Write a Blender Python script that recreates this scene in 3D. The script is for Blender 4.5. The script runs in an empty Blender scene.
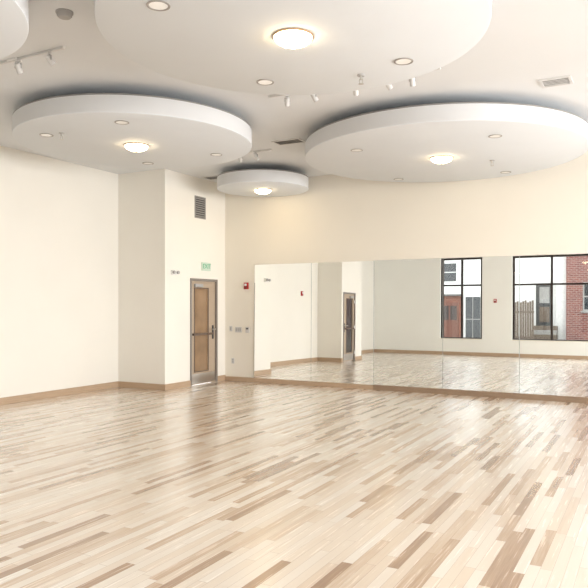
import bpy, bmesh, math, random
from mathutils import Vector, Matrix
random.seed(7)
C = bpy.context.scene.collection
PI = math.pi
sc = bpy.context.scene
try:
    sc.view_settings.view_transform = 'Standard'
    sc.view_settings.look = 'None'
except Exception:
    pass

# ------------------------------------------------------------------ materials
def new_mat(name):
    m = bpy.data.materials.new(name); m.use_nodes = True
    nt = m.node_tree; nt.nodes.clear()
    out = nt.nodes.new('ShaderNodeOutputMaterial')
    return m, nt, out

def mat(name, col, rough=0.5, metal=0.0, var=0.04, scale=6.0, bump=0.0, bscale=60.0, emit=None, estr=0.0, coat=0.0):
    m, nt, out = new_mat(name)
    b = nt.nodes.new('ShaderNodeBsdfPrincipled')
    tc = nt.nodes.new('ShaderNodeTexCoord')
    n = nt.nodes.new('ShaderNodeTexNoise'); n.inputs['Scale'].default_value = scale; n.inputs['Detail'].default_value = 3
    nt.links.new(tc.outputs['Object'], n.inputs['Vector'])
    r = nt.nodes.new('ShaderNodeValToRGB')
    r.color_ramp.elements[0].position = 0.3; r.color_ramp.elements[1].position = 0.7
    r.color_ramp.elements[0].color = tuple(max(0, c*(1-var)) for c in col) + (1,)
    r.color_ramp.elements[1].color = tuple(min(1, c*(1+var)) for c in col) + (1,)
    nt.links.new(n.outputs['Fac'], r.inputs['Fac'])
    nt.links.new(r.outputs['Color'], b.inputs['Base Color'])
    b.inputs['Roughness'].default_value = rough
    b.inputs['Metallic'].default_value = metal
    b.inputs['Coat Weight'].default_value = coat
    if emit:
        b.inputs['Emission Color'].default_value = tuple(emit) + (1,)
        b.inputs['Emission Strength'].default_value = estr
    if bump > 0:
        n2 = nt.nodes.new('ShaderNodeTexNoise'); n2.inputs['Scale'].default_value = bscale
        nt.links.new(tc.outputs['Object'], n2.inputs['Vector'])
        bp = nt.nodes.new('ShaderNodeBump'); bp.inputs['Strength'].default_value = bump; bp.inputs['Distance'].default_value = 0.005
        nt.links.new(n2.outputs['Fac'], bp.inputs['Height'])
        nt.links.new(bp.outputs['Normal'], b.inputs['Normal'])
    nt.links.new(b.outputs[0], out.inputs[0])
    return m

def floor_mat():
    m, nt, out = new_mat('maple_strip_floor')
    N = nt.nodes.new; L = nt.links.new
    def math_(op, a, b=None, c=None):
        n = N('ShaderNodeMath'); n.operation = op
        for i, v in enumerate((a, b, c)):
            if v is None: continue
            if isinstance(v, (int, float)): n.inputs[i].default_value = v
            else: L(v, n.inputs[i])
        return n.outputs[0]
    tc = N('ShaderNodeTexCoord'); sx = N('ShaderNodeSeparateXYZ'); L(tc.outputs['Object'], sx.inputs[0])
    x, y = sx.outputs[0], sx.outputs[1]
    u = math_('DIVIDE', x, 0.069)
    row = math_('FLOOR', u)
    wn = N('ShaderNodeTexWhiteNoise'); wn.noise_dimensions = '1D'; L(row, wn.inputs['W'])
    off = math_('MULTIPLY', wn.outputs['Value'], 431.0)
    w = math_('ADD', math_('DIVIDE', y, 0.92), off)
    v = N('ShaderNodeTexVoronoi'); v.voronoi_dimensions = '1D'; v.feature = 'F1'; v.inputs['Scale'].default_value = 1.0; L(w, v.inputs['W'])
    sc_ = N('ShaderNodeSeparateColor'); L(v.outputs['Color'], sc_.inputs[0])
    tone = sc_.outputs[0]; tone2 = sc_.outputs[1]
    # grain
    cmb = N('ShaderNodeCombineXYZ'); L(math_('MULTIPLY', x, 60.0), cmb.inputs[0]); L(math_('MULTIPLY', y, 2.0), cmb.inputs[1]); L(math_('MULTIPLY', tone2, 90.0), cmb.inputs[2])
    g = N('ShaderNodeTexNoise'); g.inputs['Scale'].default_value = 1.0; g.inputs['Detail'].default_value = 6; g.inputs['Roughness'].default_value = .6; L(cmb.outputs[0], g.inputs['Vector'])
    tg = math_('ADD', tone, math_('MULTIPLY', math_('SUBTRACT', g.outputs['Fac'], 0.5), 0.40))
    r = N('ShaderNodeValToRGB'); cr = r.color_ramp
    cr.elements[0].position = 0.0; cr.elements[0].color = (.33,.205,.13,1)
    cr.elements[1].position = 1.0; cr.elements[1].color = (.82,.755,.675,1)
    for p, c in ((.09,(.44,.295,.195,1)), (.20,(.59,.445,.325,1)), (.34,(.70,.575,.455,1)), (.58,(.76,.66,.555,1))):
        e = cr.elements.new(p); e.color = c
    L(tg, r.inputs['Fac'])
    # joints
    f = math_('FRACT', u)
    edge = math_('MINIMUM', f, math_('SUBTRACT', 1.0, f))
    j1 = math_('LESS_THAN', edge, 0.020)
    v2 = N('ShaderNodeTexVoronoi'); v2.voronoi_dimensions = '1D'; v2.feature = 'DISTANCE_TO_EDGE'; v2.inputs['Scale'].default_value = 1.0; L(w, v2.inputs['W'])
    j2 = math_('LESS_THAN', v2.outputs['Distance'], 0.0022)
    j = math_('MULTIPLY', math_('MAXIMUM', j1, j2), 0.55)
    mx = N('ShaderNodeMix'); mx.data_type = 'RGBA'; L(j, mx.inputs[0]); L(r.outputs['Color'], mx.inputs[6]); mx.inputs[7].default_value = (.28,.18,.12,1)
    b = N('ShaderNodeBsdfPrincipled'); L(mx.outputs[2], b.inputs['Base Color'])
    L(math_('ADD', 0.20, math_('MULTIPLY', g.outputs['Fac'], 0.12)), b.inputs['Roughness'])
    b.inputs['Coat Weight'].default_value = 1.0; b.inputs['Coat Roughness'].default_value = 0.24
    L(b.outputs[0], out.inputs[0])
    return m

def wood_mat(name, c1, c2, rough=0.4):
    m, nt, out = new_mat(name)
    N = nt.nodes.new; L = nt.links.new
    tc = N('ShaderNodeTexCoord'); mp = N('ShaderNodeMapping'); L(tc.outputs['Object'], mp.inputs[0]); mp.inputs['Scale'].default_value = (1.5,1.5,60)
    n = N('ShaderNodeTexNoise'); n.inputs['Scale'].default_value = 2; n.inputs['Detail'].default_value = 4; L(mp.outputs[0], n.inputs['Vector'])
    r = N('ShaderNodeValToRGB'); r.color_ramp.elements[0].color = c1+(1,); r.color_ramp.elements[1].color = c2+(1,)
    r.color_ramp.elements[0].position = .3; r.color_ramp.elements[1].position = .7
    L(n.outputs['Fac'], r.inputs['Fac'])
    b = N('ShaderNodeBsdfPrincipled'); L(r.outputs['Color'], b.inputs['Base Color']); b.inputs['Roughness'].default_value = rough
    L(b.outputs[0], out.inputs[0]); return m

def brick_mat(name, c1, c2, mortar):
    m, nt, out = new_mat(name)
    N = nt.nodes.new; L = nt.links.new
    tc = N('ShaderNodeTexCoord'); mp = N('ShaderNodeMapping'); mp.inputs['Rotation'].default_value = (PI/2, 0, 0)
    L(tc.outputs['Object'], mp.inputs[0])
    br = N('ShaderNodeTexBrick'); br.inputs['Scale'].default_value = 1
    br.inputs['Color1'].default_value = c1+(1,); br.inputs['Color2'].default_value = c2+(1,); br.inputs['Mortar'].default_value = mortar+(1,)
    br.inputs['Brick Width'].default_value = .26; br.inputs['Row Height'].default_value = .095; br.inputs['Mortar Size'].default_value = .011
    L(mp.outputs[0], br.inputs['Vector'])
    b = N('ShaderNodeBsdfPrincipled'); L(br.outputs['Color'], b.inputs['Base Color']); b.inputs['Roughness'].default_value = .9
    L(b.outputs[0], out.inputs[0]); return m

def glass_mat():
    m, nt, out = new_mat('window_glass')
    N = nt.nodes.new; L = nt.links.new
    t = N('ShaderNodeBsdfTransparent'); t.inputs[0].default_value = (.95,.96,.955,1)
    g = N('ShaderNodeBsdfGlossy'); g.inputs['Roughness'].default_value = .02
    mx = N('ShaderNodeMixShader'); mx.inputs[0].default_value = .04
    L(t.outputs[0], mx.inputs[1]); L(g.outputs[0], mx.inputs[2]); L(mx.outputs[0], out.inputs[0]); return m

def mirror_mat():
    m, nt, out = new_mat('silvered_mirror')
    N = nt.nodes.new; L = nt.links.new
    tc = N('ShaderNodeTexCoord'); n = N('ShaderNodeTexNoise'); n.inputs['Scale'].default_value = .9; n.inputs['Detail'].default_value = 0
    L(tc.outputs['Object'], n.inputs['Vector'])
    bp = N('ShaderNodeBump'); bp.inputs['Strength'].default_value = .04; bp.inputs['Distance'].default_value = .004; L(n.outputs['Fac'], bp.inputs['Height'])
    b = N('ShaderNodeBsdfPrincipled'); b.inputs['Base Color'].default_value = (.945,.96,.95,1); b.inputs['Metallic'].default_value = 1; b.inputs['Roughness'].default_value = .0
    L(bp.outputs[0], b.inputs['Normal']); L(b.outputs[0], out.inputs[0]); return m

M = dict(
    floor=floor_mat(),
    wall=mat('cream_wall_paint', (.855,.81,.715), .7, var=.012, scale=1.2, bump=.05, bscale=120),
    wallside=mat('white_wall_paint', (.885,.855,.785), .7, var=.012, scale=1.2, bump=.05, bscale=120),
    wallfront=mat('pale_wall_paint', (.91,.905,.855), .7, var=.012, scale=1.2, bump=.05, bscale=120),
    ceil=mat('ceiling_paint', (.765,.78,.792), .85, var=.015, scale=1.0),
    disc=mat('disc_paint', (.745,.775,.802), .75, var=.012, scale=1.5),
    rim=mat('disc_paint_dimmed_rim', (.69,.695,.70), .75, var=.012, scale=1.5),  # colour set darker to tone down the light on the disc rims
    shadow=mat('shadow_line_grey', (.25,.24,.23), .7),
    base=wood_mat('baseboard_wood', (.44,.31,.205), (.54,.395,.27)),
    basedk=wood_mat('baseboard_wood_dark', (.24,.16,.105), (.33,.23,.15)),
    mirror=mirror_mat(), glass=glass_mat(),
    medge=mat('mirror_edge', (.42,.45,.43), .3),
    bronze=mat('bronze_metal', (.04,.03,.027), .4, .3),
    frame=mat('door_frame_paint', (.25,.22,.195), .45),
    trimdk=mat('lite_frame_paint', (.13,.085,.06), .45),
    leaf=wood_mat('door_leaf_wood', (.43,.335,.245), (.50,.40,.30), .5),
    lite=mat('amber_door_glass', (.30,.185,.10), .08, var=.2, scale=2, coat=1.0),
    litedk=mat('dark_door_glass', (.06,.06,.06), .08),
    steel=mat('brushed_steel', (.62,.61,.59), .28, 1.0),
    white=mat('white_plastic', (.86,.855,.84), .4),
    plate=mat('switch_plate', (.62,.61,.59), .4),
    offwhite=mat('white_enamel', (.70,.695,.685), .45),
    gray=mat('grey_plastic', (.42,.41,.40), .5),
    baffle=mat('downlight_ring', (.36,.335,.31), .5),
    lens=mat('downlight_lens', (.92,.90,.87), .25, emit=(1,.96,.9), estr=.12),  # faint glow added to brighten the lenses, the downlights are off
    brass=mat('aged_brass', (.58,.42,.27), .35, .6),
    bowl=mat('glowing_glass', (.95,.90,.80), .3, emit=(1,.77,.46), estr=32.0),
    black=mat('black_plastic', (.03,.03,.03), .45),
    slot=mat('dark_slot', (.06,.057,.055), .8),
    ventgray=mat('vent_grey', (.28,.27,.26), .5),
    red=mat('alarm_red', (.45,.02,.02), .4),
    clear=mat('strobe_lens', (.85,.86,.88), .15),
    green=mat('exit_green', (.02,.30,.13), .4, emit=(.05,.8,.35), estr=.15),
    signwhite=mat('sign_face', (.62,.74,.64), .4),
    stucco=mat('cream_stucco', (.62,.61,.59), .9, var=.06),
    brick=brick_mat('red_brick', (.20,.06,.043), (.13,.036,.03), (.27,.22,.20)),
    brick2=brick_mat('orange_brick', (.215,.072,.043), (.15,.05,.033), (.22,.13,.10)),
    asphalt=mat('asphalt', (.18,.175,.17), .95, var=.2, scale=20),
    conc=mat('concrete', (.26,.25,.235), .9, var=.1),
    fence=wood_mat('weathered_wood', (.085,.062,.045), (.16,.12,.09), .9),
    orange=wood_mat('reddish_wood', (.11,.04,.024), (.16,.06,.038), .6),
    winglass=mat('dark_window', (.02,.024,.028), .1),
    casing=mat('house_casing', (.50,.49,.47), .5),
    roof=mat('roof_shingle', (.10,.09,.09), .9),
)

# ------------------------------------------------------------------ mesh builder
class MB:
    def __init__(s): s.bm = bmesh.new()
    def box(s, x0, x1, y0, y1, z0, z1):
        vs = [s.bm.verts.new(p) for p in ((x0,y0,z0),(x1,y0,z0),(x1,y1,z0),(x0,y1,z0),(x0,y0,z1),(x1,y0,z1),(x1,y1,z1),(x0,y1,z1))]
        for f in ((0,3,2,1),(4,5,6,7),(0,1,5,4),(1,2,6,5),(2,3,7,6),(3,0,4,7)):
            s.bm.faces.new([vs[i] for i in f])
        return s
    def lathe(s, prof, mtx=None, seg=48):
        """prof: list of (r,z) about z axis"""
        rings = []
        for r, z in prof:
            if r < 1e-6:
                rings.append([s.bm.verts.new((0,0,z))])
            else:
                rings.append([s.bm.verts.new((r*math.cos(2*PI*k/seg), r*math.sin(2*PI*k/seg), z)) for k in range(seg)])
        new = [v for rg in rings for v in rg]
        for a, b in zip(rings[:-1], rings[1:]):
            for k in range(seg):
                k2 = (k+1) % seg
                if len(a) == 1 and len(b) == 1: continue
                if len(a) == 1: f = [a[0], b[k], b[k2]]
                elif len(b) == 1: f = [a[k], a[k2], b[0]]
                else: f = [a[k], a[k2], b[k2], b[k]]
                try: s.bm.faces.new(f)
                except ValueError: pass
        if mtx is not None:
            for v in new: v.co = mtx @ v.co
        return s
    def cyl(s, r, p0, p1, seg=24, r2=None):
        p0, p1 = Vector(p0), Vector(p1); d = p1-p0
        q = Vector((0,0,1)).rotation_difference(d.normalized()).to_matrix().to_4x4()
        m = Matrix.Translation(p0) @ q
        return s.lathe([(0,0),(r,0),(r if r2 is None else r2, d.length),(0,d.length)], m, seg)
    def scale(s, k):
        for v in s.bm.verts: v.co *= k
        return s
    def build(s, name, m, parent=None, smooth=False, bevel=0.0, loc=None):
        bmesh.ops.recalc_face_normals(s.bm, faces=s.bm.faces)
        me = bpy.data.meshes.new(name); s.bm.to_mesh(me); s.bm.free()
        if smooth:
            for p in me.polygons: p.use_smooth = True
            try: me.set_sharp_from_angle(angle=math.radians(40))
            except Exception: pass
        me.materials.append(m)
        o = bpy.data.objects.new(name, me); C.objects.link(o)
        if parent: o.parent = parent
        if loc: o.location = loc
        if bevel > 0:
            md = o.modifiers.new('bevel', 'BEVEL'); md.width = bevel; md.segments = 2; md.limit_method = 'ANGLE'
        return o

def tag(o, label=None, cat=None, group=None, kind=None):
    if label: o['label'] = label
    if cat: o['category'] = cat
    if group: o['group'] = group
    if kind: o['kind'] = kind
    return o

def thing(name, label, cat, loc=(0,0,0), rz=0, group=None, kind=None):
    o = bpy.data.objects.new(name, None); C.objects.link(o)
    o.empty_display_size = .1
    o.location = loc; o.rotation_euler = (0,0,rz)
    return tag(o, label, cat, group, kind)

def dup(root, loc, rz=0, label=None, group=None, name=None):
    r = root.copy(); C.objects.link(r); r.location = loc; r.rotation_euler = (0,0,rz)
    if name: r.name = name
    if label: r['label'] = label
    if group: r['group'] = group
    for ch in list(root.children):
        c = ch.copy(); C.objects.link(c); c.parent = r
        for g in list(ch.children):
            d = g.copy(); C.objects.link(d); d.parent = c
    return r

def text_part(name, body, size, m, parent, loc, extrude=.002):
    cu = bpy.data.curves.new('txt', 'FONT'); cu.body = body; cu.size = size; cu.align_x = 'CENTER'; cu.align_y = 'CENTER'; cu.extrude = extrude
    t = bpy.data.objects.new('txt', cu); C.objects.link(t)
    bpy.context.view_layer.update()
    me = bpy.data.meshes.new_from_object(t.evaluated_get(bpy.context.evaluated_depsgraph_get()))
    bpy.data.objects.remove(t)
    me.materials.clear(); me.materials.append(m); me.name = name
    o = bpy.data.objects.new(name, me); C.objects.link(o); o.parent = parent
    o.location = loc; o.rotation_euler = (PI/2,0,0)
    return o

def struct(name, mb, m, label, cat, parent=None, **k):
    o = mb.build(name, m, parent, **k)
    return tag(o, label, cat, kind='structure')

# ------------------------------------------------------------------ room constants
H = 4.15
YB = 12.0       # mirror wall
YF = -1.0       # window wall
XR = 6.0
T = .15
DB = 3.80       # disc underside
DT = 4.025
EP = .003       # fittings are let into their surface by this much

# floor, ceiling
struct('floor', MB().box(-10.0, XR+.2, YF-.25, YB+.2, -.12, 0), M['floor'], 'pale maple strip floor with scattered brown boards', 'floor')
struct('ceiling', MB().box(-10.0, XR+.2, YF-.25, YB+.2, H, H+.15), M['ceil'], 'flat off-white ceiling above the round panels', 'ceiling')

# left wall : stepped, two bumped-out bays, each with a door
D1 = (10.77, 11.70, 2.13); D2 = (4.14, 5.06, 2.13)
w = MB()
w.box(-9.95, -9.80, YF, 3.6, 0, H)
w.box(-9.80, -8.44-T, 3.6, 3.6+T, 0, H)
w.box(-8.44-T, -8.44, 3.6, D2[0], 0, H); w.box(-8.44-T, -8.44, D2[1], 5.17, 0, H); w.box(-8.44-T, -8.44, D2[0], D2[1], D2[2], H)
w.box(-9.25, -8.44-T, 5.17-T, 5.17, 0, H)
w.box(-9.40, -9.25, 5.17-T, 10.0+T, 0, H)
w.box(-9.25, -8.10-T, 10.0, 10.0+T, 0, H)
w.box(-8.10-T, -8.10, 10.0, D1[0], 0, H); w.box(-8.10-T, -8.10, D1[1], YB, 0, H); w.box(-8.10-T, -8.10, D1[0], D1[1], D1[2], H)
struct('wall_left', w, M['wallside'], 'bright cream left wall with stepped bays', 'wall')
struct('wall_back', MB().box(-8.40, XR+.2, YB, YB+.2, 0, H), M['wall'], 'cream wall behind the mirrors', 'wall')

# window wall behind the camera
W1 = (-7.14, -5.62, .58, 3.60); W2 = (-4.56, -.51, .58, 3.60); W3 = (1.2, 5.25, .58, 3.60)
w = MB()
w.box(-9.95, W1[0], YF-.25, YF, 0, H); w.box(W1[1], W2[0], YF-.25, YF, 0, H); w.box(W2[1], W3[0], YF-.25, YF, 0, H); w.box(W3[1], XR+.2, YF-.25, YF, 0, H)
for q in (W1, W2, W3):
    w.box(q[0], q[1], YF-.25, YF, 0, q[2]); w.box(q[0], q[1], YF-.25, YF, q[3], H)
struct('wall_front', w, M['wallfront'], 'pale window wall seen in the mirrors', 'wall')
# right wall (outside the frame) with daylight openings
RW = [(.2,3.2), (4.0,7.0), (7.8,10.8)]
w = MB(); prev = YF
for a, b in RW:
    w.box(XR, XR+.2, prev, a, 0, H); w.box(XR, XR+.2, a, b, 0, .6); w.box(XR, XR+.2, a, b, 3.4, H); prev = b
w.box(XR, XR+.2, prev, YB, 0, H)
struct('wall_right', w, M['wall'], 'cream right wall with tall windows', 'wall')

# baseboards
bh, bt = .115, .02
b = MB()
b.box(-9.80, -9.80+bt, YF, 3.6, 0, bh); b.box(-9.80, -8.44, 3.6-bt, 3.6, 0, bh)
b.box(-8.44, -8.44+bt, 3.6-bt, D2[0]-.0, 0, bh); b.box(-8.44, -8.44+bt, D2[1], 5.17+bt, 0, bh)
b.box(-9.25, -8.44, 5.17, 5.17+bt, 0, bh)
b.box(-9.25, -9.25+bt, 5.17+bt, 10.0-bt, 0, bh)
b.box(-9.25, -8.10, 10.0-bt, 10.0, 0, bh)
b.box(-8.10, -8.10+bt, 10.0-bt, D1[0], 0, bh); b.box(-8.10, -8.10+bt, D1[1], YB, 0, bh)
struct('baseboard_left', b, M['base'], 'wooden baseboard along the stepped left wall', 'baseboard', bevel=.004)
MX0, MW = -7.36, 1.325
struct('baseboard_back', MB().box(-8.10+bt, MX0+2*MW, YB-.04, YB, 0, .088), M['base'], 'light wooden baseboard under the two leftmost mirror panels', 'baseboard', bevel=.004)
struct('baseboard_back_right', MB().box(MX0+2*MW, XR, YB-.06, YB, 0, .095), M['basedk'], 'darker brown baseboard under the right mirror panels', 'baseboard', bevel=.004)
struct('baseboard_front', MB().box(-9.80+bt, XR, YF, YF+bt, 0, bh), M['base'], 'wooden baseboard under the windows, seen in the mirrors', 'baseboard', bevel=.004)
struct('baseboard_right', MB().box(XR-bt, XR, YF+bt, YB-.06, 0, bh), M['base'], 'wooden baseboard along the right wall', 'baseboard', bevel=.004)

# ------------------------------------------------------------------ doors (local: faces -Y)
def door(name, loc, rz, width, lite, label):
    t = thing(name, label, 'door', loc, rz, kind='structure')
    hw = width/2; Hd = 2.13; fw = .045
    f = MB(); f.box(-hw, -hw+fw, -.02, .13, 0, Hd); f.box(hw-fw, hw, -.02, .13, 0, Hd); f.box(-hw+fw, hw-fw, -.02, .13, Hd-fw, Hd)
    f.build('door_frame', M['frame'], t, bevel=.004)
    lw = hw-fw-.003
    lf = MB()
    l0, l1, z0, z1 = -lw+.13, lw-.25, .27, Hd-.20
    lf.box(-lw, l0, .02, .065, .008, Hd-fw-.003); lf.box(l1, lw, .02, .065, .008, Hd-fw-.003)
    lf.box(l0, l1, .02, .065, .008, z0); lf.box(l0, l1, .02, .065, z1, Hd-fw-.003)
    leaf = lf.build('door_leaf', M['leaf'], t)
    MB().box(l0, l1, .036, .05, z0, z1).build('glass_lite', lite, leaf)
    g = MB()
    for a in ((l0-.02,l0,z0-.02,z1+.02), (l1,l1+.02,z0-.02,z1+.02)): g.box(a[0],a[1],.012,.02,a[2],a[3])
    g.box(l0,l1,.012,.02,z0-.02,z0); g.box(l0,l1,.012,.02,z1,z1+.02)
    g.build('lite_frame', M['trimdk'], leaf)
    MB().box(-lw+.02, lw-.02, .015, .02, .03, .22).build('kick_plate', M['steel'], leaf)
    pb = MB(); pb.box(-lw+.05, lw-.14, -.03, -.005, .99, 1.035); pb.box(-lw+.05, -lw+.08, -.005, .02, .99, 1.035); pb.box(lw-.17, lw-.14, -.005, .02, .99, 1.035)
    pb.build('push_bar', M['trimdk'], leaf, bevel=.004)
    MB().box(lw-.11, lw-.06, .008, .02, .90, 1.18).build('lock_plate', M['black'], leaf, bevel=.003)
    h = MB(); h.cyl(.014, (lw-.085,.01,1.10), (lw-.085,-.055,1.10)); h.cyl(.012, (lw-.08,-.055,1.10), (lw-.20,-.055,1.10))
    h.build('lever_handle', M['steel'], leaf, smooth=True)
    c = MB(); c.box(-lw+.10, -lw+.36, -.03, .02, Hd-.17, Hd-.105); c.build('door_closer', M['gray'], leaf, bevel=.006)
    for z in (.25, 1.05, 1.85):
        MB().cyl(.012, (-lw+.0,-.004,z-.05), (-lw+.0,-.004,z+.05), 12).build('hinge', M['steel'], leaf, smooth=True)
    return t
door('door_1', (-8.10,(D1[0]+D1[1])/2,0), PI/2, D1[1]-D1[0], M['lite'], 'tan door with tall amber glass and grey frame under the exit sign')
door('door_2', (-8.44,(D2[0]+D2[1])/2,0), PI/2, D2[1]-D2[0], M['litedk'], 'dark glazed door seen only as a reflection in the mirrors')

# ------------------------------------------------------------------ windows of the window wall (local origin at wall plane)
def window(name, q, nx, trans, label):
    x0, x1, z0, z1 = q
    t = thing(name, label, 'window', ((x0+x1)/2, YF, z0), 0, kind='structure')
    hw = (x1-x0)/2; h = z1-z0; fr = .07; y0, y1 = -.17, -.09
    f = MB(); f.box(-hw,-hw+fr,y0,y1,0,h); f.box(hw-fr,hw,y0,y1,0,h); f.box(-hw+fr,hw-fr,y0,y1,0,fr); f.box(-hw+fr,hw-fr,y0,y1,h-fr,h)
    f.build('window_frame', M['bronze'], t)
    xs = [-hw+fr] + [-hw + 2*hw*k/nx for k in range(1,nx)] + [hw-fr]
    for xm in xs[1:-1]:
        MB().box(xm-.035, xm+.035, y0, y1, fr, h-fr).build('mullion', M['bronze'], t)
    edges = [(xs[k]+(.035 if k else 0), xs[k+1]-(.035 if k < nx-1 else 0)) for k in range(nx)]
    for a, c in edges:
        MB().box(a, c, y0, y1, trans-.03, trans+.03).build('transom', M['bronze'], t)
        MB().box(a, c, -.134, -.128, fr, trans-.03).build('pane', M['glass'], t)
        MB().box(a, c, -.134, -.128, trans+.03, h-fr).build('pane', M['glass'], t)
    MB().box(-hw, hw, -.09, .03, 0, .03).build('window_sill', M['wall'], t)
window('window_1', W1, 2, 2.0, 'narrower dark framed window reflected in the mirrors')
window('window_2', W2, 3, 2.0, 'wide dark framed window reflected in the rightmost mirror, brick house beyond')
window('window_3', W3, 3, 2.0, 'unseen window added on the far right of the window wall for light')  # added out of view to let light reach the gaps above the discs
for i, (a, b_) in enumerate(RW):
    t = thing('window_%d' % (i+4), 'tall dark framed window in the right wall', 'window', (XR, (a+b_)/2, .6), -PI/2, kind='structure')
    hw = (b_-a)/2; f = MB(); fr = .06
    f.box(-hw,-hw+fr,.08,.15,0,2.8); f.box(hw-fr,hw,.08,.15,0,2.8); f.box(-hw+fr,hw-fr,.08,.15,0,fr); f.box(-hw+fr,hw-fr,.08,.15,2.8-fr,2.8); f.box(-.03,.03,.08,.15,fr,2.8-fr)
    f.build('window_frame', M['bronze'], t)

# ------------------------------------------------------------------ mirrors
ml = ['leftmost tall mirror panel, beside the red fire alarm',
      'second mirror panel from the left, reflecting the far dark door',
      'third mirror panel from the left, reflecting mostly plain wall',
      'fourth mirror panel from the left, reflecting the narrower dark window',
      'fifth mirror panel, at the right edge, reflecting the wide window and brick house',
      'mirror panel just past the right edge of the photo', 'last mirror panel near the right wall']
yaw = [.10, -.03, .03, -.03, .03, 0, 0]
for i in range(7):
    t = thing('mirror_panel', ml[i], 'mirror', (MX0+MW*(i+.5), YB-.034, .09 if i < 2 else .097), 0, 'mirror panels along the back wall')
    t.rotation_euler = (math.radians(-.55), 0, math.radians(yaw[i]))
    hw = MW/2-.0045
    MB().box(-hw, hw, 0, .0015, 0, 2.345).build('mirror_glass', M['mirror'], t)
    MB().box(-hw-.004, hw+.004, .0017, .008, .0005, 2.3445).build('backing', M['medge'], t)

# ------------------------------------------------------------------ ceiling discs
discs = {'A': (-6.31, 7.18, 1.585, 'large round suspended ceiling panel nearest the left wall'),
         'B': (-2.83, 9.945, 2.04, 'large round suspended ceiling panel at right above the mirrors'),
         'C': (-6.62, 11.09, .87, 'smallest round suspended ceiling panel, in front of the back wall'),
         'D': (-2.62, 4.87, 1.56, 'nearest large round ceiling panel, cut off by the top edge of the photo'),
         'E': (-5.35, 2.68, 1.425, 'round ceiling panel with only its edge showing in the top left corner')}
for k, (x, y, R, lab) in discs.items():
    t = thing('ceiling_disc', lab, 'ceiling panel', (x, y, DB), 0, 'round suspended ceiling panels')
    h = DT-DB
    MB().lathe([(0,0),(R-.012,0),(R-.003,.004),(R-.001,.012),(R-.03,.012),(R-.03,h),(0,h)], seg=128).build('disc_panel', M['disc'], t, smooth=True)
    MB().lathe([(R-.0295,.0125),(R,.0125),(R,h-.02),(R-.0295,h-.02),(R-.0295,.0125)], seg=128).build('dimmed_rim_band', M['rim'], t, smooth=True)
    MB().lathe([(R-.0295,h-.0195),(R-.004,h-.0195),(R-.004,h),(R-.0295,h),(R-.0295,h-.0195)], seg=128).build('shadow_line_ring', M['shadow'], t, smooth=True)  # dark ring imitating the shadow line of the gap above the rim
    for a in range(4):
        cx, cy = .3*R*math.cos(a*PI/2+.7), .3*R*math.sin(a*PI/2+.7)
        MB().cyl(.012, (cx,cy,h), (cx,cy,H-DB), 12).build('hanger_rod', M['gray'], t, smooth=True)

# bowl lights
def bowl_light(loc, label):
    t = thing('ceiling_light', label, 'ceiling light', loc, 0, 'lit glass bowl ceiling lights')
    MB().lathe([(0,EP),(.166,EP),(.172,-.004),(.172,-.010),(.166,-.015),(.158,-.015),(.158,-.008),(0,-.008)], seg=64).build('trim_ring', M['brass'], t, smooth=True)
    pr = [(.157*math.cos(a*PI/2/10), -.010-.072*math.sin(a*PI/2/10)) for a in range(10)] + [(0,-.082)]
    MB().lathe(pr, seg=64).build('glass_bowl', M['bowl'], t, smooth=True)
    MB().lathe([(0,-.079),(.009,-.081),(.012,-.088),(.006,-.097),(0,-.099)], seg=24).build('finial', M['brass'], t, smooth=True)
    return t
bl = bowl_light((discs['D'][0], discs['D'][1], DB), 'glowing bowl light on the nearest ceiling disc, largest in view')
for k, l in (('A','glowing bowl light on the left ceiling disc'), ('B','glowing bowl light on the right ceiling disc above the mirrors'), ('C','glowing bowl light on the smallest ceiling disc'), ('E','bowl light on the top left ceiling disc')):
    dup(bl, (discs[k][0], discs[k][1], DB), 0, l)

# recessed downlights
def downlight(loc, label, group):
    t = thing('recessed_downlight', label, 'downlight', loc, 0, group)
    MB().lathe([(.069,EP),(.083,EP),(.088,-.004),(.086,-.008),(.072,-.008),(.069,EP)], seg=40).build('trim_ring', M['baffle'], t, smooth=True)
    MB().lathe([(0,EP),(.069,EP),(.069,-.005),(0,-.007)], seg=40).build('lens', M['lens'], t, smooth=True)
    return t
dl = None
nm = {'A': ('left ceiling disc', {(sx,sy): (-6.31+sx*.64, 7.18+sy*.99) for sx in (-1,1) for sy in (-1,1)}),
      'B': ('right ceiling disc', {(-1,-1): (-3.75,8.88), (1,-1): (-1.85,8.99), (-1,1): (-3.97,11.27), (1,1): (-2.20,11.52)}),
      'D': ('nearest ceiling disc', {(-1,-1): (-3.22,3.90), (1,-1): (-1.92,3.95), (-1,1): (-3.40,5.74), (1,1): (-2.01,5.84)})}
for k, (ph, pos) in nm.items():
    for (sx, sy), (px_, py_) in pos.items():
        lab = 'unlit downlight in the %s, %s one of its %s pair' % (ph, 'left' if sx < 0 else 'right', 'nearer' if sy < 0 else 'farther')
        loc = (px_, py_, DB)
        g = 'recessed downlights in the ' + ph
        if dl is None: dl = downlight(loc, lab, g)
        else: dup(dl, loc, 0, lab, g)

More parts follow.
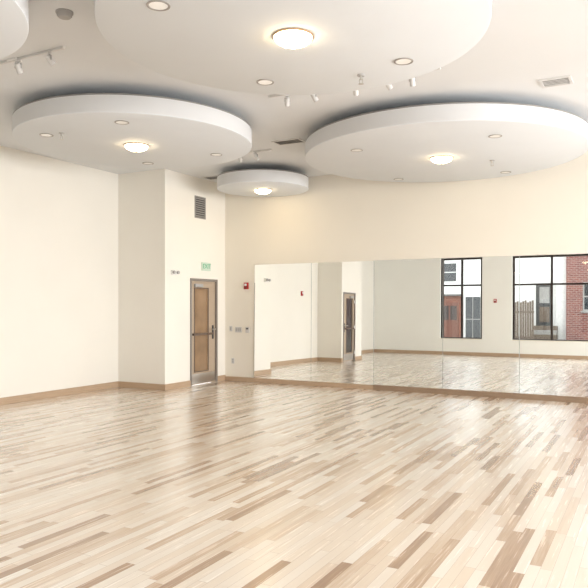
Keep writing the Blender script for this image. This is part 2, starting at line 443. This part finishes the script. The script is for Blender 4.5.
# sprinklers
def sprinkler(loc, label):
    t = thing('sprinkler_head', label, 'sprinkler', loc, 0, 'ceiling sprinkler heads')
    MB().lathe([(0,EP),(.038,EP),(.034,-.012),(.015,-.016),(0,-.016)], seg=32).build('escutcheon', M['gray'], t, smooth=True)
    bd = MB().cyl(.011, (0,0,-.016), (0,0,-.045), 16); bd.box(-.018,-.013,-.004,.004,-.085,-.04); bd.box(.013,.018,-.004,.004,-.085,-.04); bd.box(-.018,.018,-.004,.004,-.045,-.038)
    bd.build('sprinkler_body', M['steel'], t)
    MB().lathe([(0,-.085),(.026,-.085),(.026,-.088),(0,-.088)], seg=24).build('deflector', M['steel'], t)
    return t
sp = sprinkler((-2.49,6.00,DB), 'pendent sprinkler head under the far edge of the nearest ceiling disc')
dup(sp, (-6.70,6.21,DB), 0, 'sprinkler head under the left ceiling disc, beside its leftmost downlight')
dup(sp, (-2.20,10.47,DB), 0, 'sprinkler head under the right ceiling disc, right of its bowl light')

# smoke detector
t = thing('smoke_detector', 'round grey smoke detector on the ceiling at top left', 'smoke detector', (-4.54,4.24,H))
MB().lathe([(0,EP),(.075,EP),(.075,-.012),(0,-.012)], seg=40).build('base_plate', M['gray'], t, smooth=True)
MB().lathe([(0,-.012),(.066,-.012),(.064,-.035),(.05,-.05),(0,-.054)], seg=40).build('sensor_cap', M['gray'], t, smooth=True)

# track lighting
def rail(x0, x1, y, label):
    t = thing('track_rail', label, 'track rail', ((x0+x1)/2, y, H), 0, 'ceiling track rails')
    hw = (x1-x0)/2
    MB().box(-hw, hw, -.015, .015, -.025, EP).build('rail_channel', M['offwhite'], t, bevel=.003)
    MB().box(-hw-.012,-hw,-.015,.015,-.025,EP).build('end_cap', M['white'], t)
    MB().box(hw,hw+.012,-.015,.015,-.025,EP).build('end_cap', M['white'], t)
    MB().box(-.07,.07,-.03,.03,-.02,EP).build('feed_box', M['white'], t, bevel=.004)
rail(-6.6, -5.15, 4.80, 'short white track rail on the ceiling at the upper left edge')
rail(-4.15, -2.05, 7.12, 'long white track rail on the ceiling behind the nearest disc')
rail(-6.35, -5.55, 9.55, 'short white track rail on the ceiling above the smallest disc')
KS = .72
def spot(loc, rz, label, group):
    t = thing('track_spotlight', label, 'spotlight', loc, rz, group)
    def up(mb):
        mb.scale(KS)
        for v in mb.bm.verts: v.co.z -= .0255-.03*KS
        return mb
    up(MB().box(-.045,.045,-.017,.017,-.055,-.03)).build('adapter', M['offwhite'], t, bevel=.002)
    y = MB().cyl(.010, (0,0,-.055), (0,0,-.08), 12); y.box(-.045,.045,-.012,.012,-.086,-.078); y.box(-.049,-.043,-.012,.012,-.145,-.078); y.box(.043,.049,-.012,.012,-.145,-.078)
    up(y).build('yoke', M['gray'], t)
    rot = Matrix.Translation((0,0,-.135)) @ Matrix.Rotation(math.radians(42), 4, 'X')
    hd = up(MB().lathe([(0,.065),(.028,.062),(.038,.048),(.042,-.02),(.043,-.075),(.037,-.075),(.036,-.052),(0,-.052)], rot, 32)).build('lamp_head', M['offwhite'], t, smooth=True)
    up(MB().lathe([(0,-.050),(.035,-.050),(.035,-.058),(0,-.062)], rot, 24)).build('lens', M['gray'], hd, smooth=True)
    return t
g1 = 'spotlights on the left track rail'; g2 = 'spotlights on the track rail behind the nearest disc'; g3 = 'spotlights above the smallest disc'
s0 = spot((-5.80,4.80,H), .4, 'white track spotlight at upper left, farther left of its pair', g1)
dup(s0, (-5.34,4.80,H), -.5, 'white track spotlight at upper left, right one of its pair', g1)
oo = ['leftmost', 'second from left', 'third from left', 'fourth from left', 'rightmost']
for i, (x, a) in enumerate(((-3.91,.5), (-3.55,-.4), (-3.02,.3), (-2.63,-.6), (-2.35,.2))):
    dup(s0, (x,7.12,H), a, 'white track spotlight just behind the nearest disc, %s of five' % oo[i], g2)
dup(s0, (-6.14,9.55,H), .4, 'small white spotlight above the smallest disc, left of its pair', g3)
dup(s0, (-5.83,9.55,H), -.4, 'small white spotlight above the smallest disc, right of its pair', g3)

# vents
def ceiling_vent(x, y, w_, d, label, slat=None, hs=.007):
    t = thing('air_vent', label, 'vent', (x,y,H), 0, 'ceiling air vents')
    f = MB(); b_ = .03
    f.box(-w_,-w_+b_,-d,d,-.012,EP); f.box(w_-b_,w_,-d,d,-.012,EP); f.box(-w_+b_,w_-b_,-d,-d+b_,-.012,EP); f.box(-w_+b_,w_-b_,d-b_,d,-.012,EP)
    f.build('vent_frame', M['offwhite'], t)
    MB().box(-w_+b_, w_-b_, -d+b_, d-b_, -.003, EP).build('duct_opening', M['slot'], t)
    for k in range(5):
        yy = -d+b_+(k+.5)*(2*d-2*b_)/5
        MB().box(-w_+b_, w_-b_, yy-hs, yy+hs, -.010, -.005).build('slat', slat or M['ventgray'], t)
ceiling_vent(-1.01, 8.20, .17, .15, 'white framed slatted ceiling vent above the right disc', M['offwhite'], .009)
ceiling_vent(-5.05, 9.25, .24, .14, 'dark slatted ceiling vent between the left and right discs')
ceiling_vent(-7.75, 11.15, .24, .15, 'ceiling vent in the corner near the door wall')
t = thing('wall_vent', 'dark grey return air grille high on the wall above the door', 'vent', (-8.10, 11.10, 3.56), PI/2)
f = MB(); f.box(-.18,-.155,-.014,EP,-.22,.22); f.box(.155,.18,-.014,EP,-.22,.22); f.box(-.155,.155,-.014,EP,-.22,-.195); f.box(-.155,.155,-.014,EP,.195,.22)
f.build('vent_frame', M['ventgray'], t); MB().box(-.155,.155,-.003,EP,-.195,.195).build('duct_opening', M['slot'], t)
for k in range(9):
    z = -.195+(k+.5)*.39/9
    MB().box(-.155,.155,-.011,-.005,z-.012,z+.012).build('slat', M['ventgray'], t)

# ------------------------------------------------------------------ wall fittings (local: faces -Y)
t = thing('exit_sign', 'small green and white exit sign on the wall over the door', 'exit sign', (-8.10, 11.28, 2.38), PI/2)
MB().box(-.14,.14,-.04,EP,-.085,.085).build('sign_box', M['signwhite'], t, bevel=.006)
text_part('lettering', 'EXIT', .135, M['green'], t, (0,-.041,0))
t = thing('emergency_light', 'white twin-head emergency light on the wall left of the door', 'emergency light', (-8.10, 10.25, 2.22), PI/2)
MB().box(-.085,.085,-.045,EP,-.045,.045).build('housing', M['white'], t, bevel=.01)
for s in (-1,1):
    MB().lathe([(0,0),(.025,0),(.033,.035),(.03,.04),(0,.036)], Matrix.Translation((s*.06,-.045,.0)) @ Matrix.Rotation(PI/2,4,'X'), 24).build('lamp_head', M['gray'], t, smooth=True)
def strobe(loc, rz, label):
    t = thing('fire_alarm_strobe', label, 'fire alarm', loc, rz, 'red fire alarm strobes')
    MB().box(-.052,.052,-.035,EP,-.07,.07).build('alarm_body', M['red'], t, bevel=.006)
    MB().box(-.025,.025,-.055,-.035,.0,.045).build('strobe_lens', M['clear'], t, bevel=.008)
    sg = MB()
    for k in range(4): sg.box(-.033,.033,-.038,-.035,-.055+k*.013,-.049+k*.013)
    sg.build('horn_slots', M['slot'], t)
    return t
st = strobe((-7.56, YB, 2.0), 0, 'red fire alarm on the back wall just left of the mirrors')
dup(st, (-9.25, 6.2, 2.05), PI/2, 'red fire alarm on the left wall, seen in the leftmost mirror')
dup(st, (-5.15, YF, 2.0), PI, 'red fire alarm between the windows, seen in the mirrors')
def plate(loc, rz, n, label, group=None):
    t = thing('light_switch', label, 'switch', loc, rz, group)
    hw = .035+.023*(n-1)
    MB().box(-hw,hw,-.007,EP,-.057,.057).build('cover_plate', M['plate'], t, bevel=.003)
    for k in range(n):
        x = (k-(n-1)/2)*.046
        MB().box(x-.016,x+.016,-.012,-.007,-.033,.033).build('rocker', M['gray'], t, bevel=.002)
    return t
plate((-7.95, YB, 1.10), 0, 1, 'white single light switch nearest the corner by the door')
plate((-7.76, YB, 1.08), 0, 3, 'white triple light switch plate left of the mirrors')
t = thing('thermostat', 'small pale wall control right of the triple switch, by the mirror edge', 'thermostat', (-7.53, YB, 1.08))
MB().box(-.045,.045,-.025,EP,-.06,.06).build('housing', M['plate'], t, bevel=.006)
MB().box(-.028,.028,-.027,-.025,.01,.04).build('display', M['black'], t)
t = thing('wall_outlet', 'white electrical outlet low on the back wall beside the door corner', 'outlet', (-7.90, YB, .42))
MB().box(-.035,.035,-.007,EP,-.057,.057).build('cover_plate', M['plate'], t, bevel=.003)
for z in (-.022,.022):
    MB().box(-.014,.014,-.009,-.007,z-.012,z+.012).build('socket', M['gray'], t)

# ------------------------------------------------------------------ outdoors, seen through the windows in the mirrors
tag(MB().box(-45, 35, -60, YF-.26, -.30, -.15).build('ground', M['asphalt']), 'grey street outside the windows', 'ground', kind='structure')
G = -.15
def part(name, p, m, *bx): return MB().box(*bx).build(name, m, p)
h = thing('white_house', 'pale stucco house with dark framed door outside, seen in the mirrors', 'house', (-8.4,-14,G))
part('house_wall', h, M['stucco'], -6.5, 4.25, -6, 0, 0, 5.4)
part('roof', h, M['roof'], -6.8, 4.25, -6.3, .3, 5.4, 5.65)
d = part('front_door', h, M['black'], 2.76, 3.62, 0, .05, 1.15, 3.40)
part('door_glass', d, M['conc'], 2.94, 3.44, .05, .06, 2.35, 3.2)
part('door_panel', d, M['fence'], 2.94, 3.44, .05, .06, 1.35, 2.15)
for (a, c) in ((2.66,2.76),(3.62,3.72)): part('door_casing', h, M['casing'], a, c, 0, .07, 1.15, 3.50)
part('door_casing', h, M['casing'], 2.76, 3.62, 0, .07, 3.40, 3.50)
part('brick_facing', h, M['brick2'], -4.2, -1.2, 0, .05, 0, 2.75)
wdr = part('wooden_door', h, M['orange'], -2.45, -1.45, .05, .10, 0, 2.4)
for a in (-2.37, -1.91):
    part('door_panel', wdr, M['bronze'], a, a+.38, .10, .11, 1.4, 2.2)
wd = part('house_window', h, M['winglass'], -1.05, -.25, 0, .04, .3, 2.7)
part('window_bar', wd, M['conc'], -.67, -.63, .04, .06, .3, 2.7)
part('window_bar', wd, M['conc'], -1.05, -.25, .04, .06, 1.43, 1.48)
part('ledge', h, M['roof'], -4.2, -1.2, .05, .25, 2.75, 2.85)
wd = part('house_window', h, M['winglass'], -2.4, -1.6, 0, .04, 3.6, 4.6)
part('window_bar', wd, M['casing'], -2.4, -1.6, .04, .06, 4.07, 4.13)
for k in range(5):
    part('step', h, M['conc'] if k % 2 else M['fence'], 2.6, 3.85, .0, .3*(5-k), .23*k, .23*(k+1))
h = thing('brick_house', 'red brick house outside, seen in the rightmost mirror', 'house', (-1.0,-13.6,G))
part('house_wall', h, M['brick'], -3.10, 6, -6, 0, 0, 7.2)
part('roof', h, M['roof'], -3.10, 6.3, -6.3, .3, 7.2, 7.5)
for a in (-2.30, 1.0, 3.6):
    wf = part('window_frame', h, M['conc'], a, a+1.0, 0, .06, 1.95, 3.4)
    part('window_glass', wf, M['winglass'], a+.07, a+.93, .06, .065, 2.02, 2.64); part('window_glass', wf, M['winglass'], a+.07, a+.93, .06, .065, 2.71, 3.33)
    part('window_ledge', wf, M['conc'], a-.1, a+1.1, 0, .12, 1.85, 1.95)
h = thing('wooden_fence', 'brown weathered board fence beside the pale house, seen in the mirrors', 'fence', (-6.1,-12.0,G))
f = MB()
for k in range(14):
    x = -.95+k*.115; f.box(x, x+.100, 0, .02, 0, 2.4+.06*math.sin(k*2.1))
f.build('fence_boards', M['fence'], h)
part('fence_rail', h, M['fence'], -.95, .66, -.04, 0, .5, .6); part('fence_rail', h, M['fence'], -.95, .66, -.04, 0, 1.8, 1.9)

# ------------------------------------------------------------------ light
wd = bpy.data.worlds.new('World'); sc.world = wd; wd.use_nodes = True
bg = wd.node_tree.nodes['Background']; bg.inputs[0].default_value = (.95,.975,1,1); bg.inputs[1].default_value = 4.4
def daylight(loc, rot, sx, sy, e):
    la = bpy.data.lights.new('daylight', 'AREA'); la.shape = 'RECTANGLE'; la.size = sx; la.size_y = sy; la.energy = e; la.color = (.985,.99,1.0)
    lo = bpy.data.objects.new('daylight', la); C.objects.link(lo); lo.location = loc; lo.rotation_euler = rot
for (a, b_), e in zip(RW, (235, 320, 370)):
    daylight((XR+.55, (a+b_)/2, 2.1), (0, math.radians(79), 0), 2.8, 2.9, e)
daylight(((W3[0]+W3[1])/2, YF-.4, 2.0), (PI/2, 0, PI+.35), 4.0, 2.8, 300)  # fill lamp outside the added, unseen front window

# ------------------------------------------------------------------ camera
cd = bpy.data.cameras.new('camera'); cd.sensor_width = 36; cd.lens = 676/588*36; cd.shift_y = 11/588; cd.clip_start = .05
co = bpy.data.objects.new('camera', cd); C.objects.link(co)
co.location = (0,0,1.6); co.rotation_euler = (PI/2, 0, math.radians(28.2))
sc.camera = co
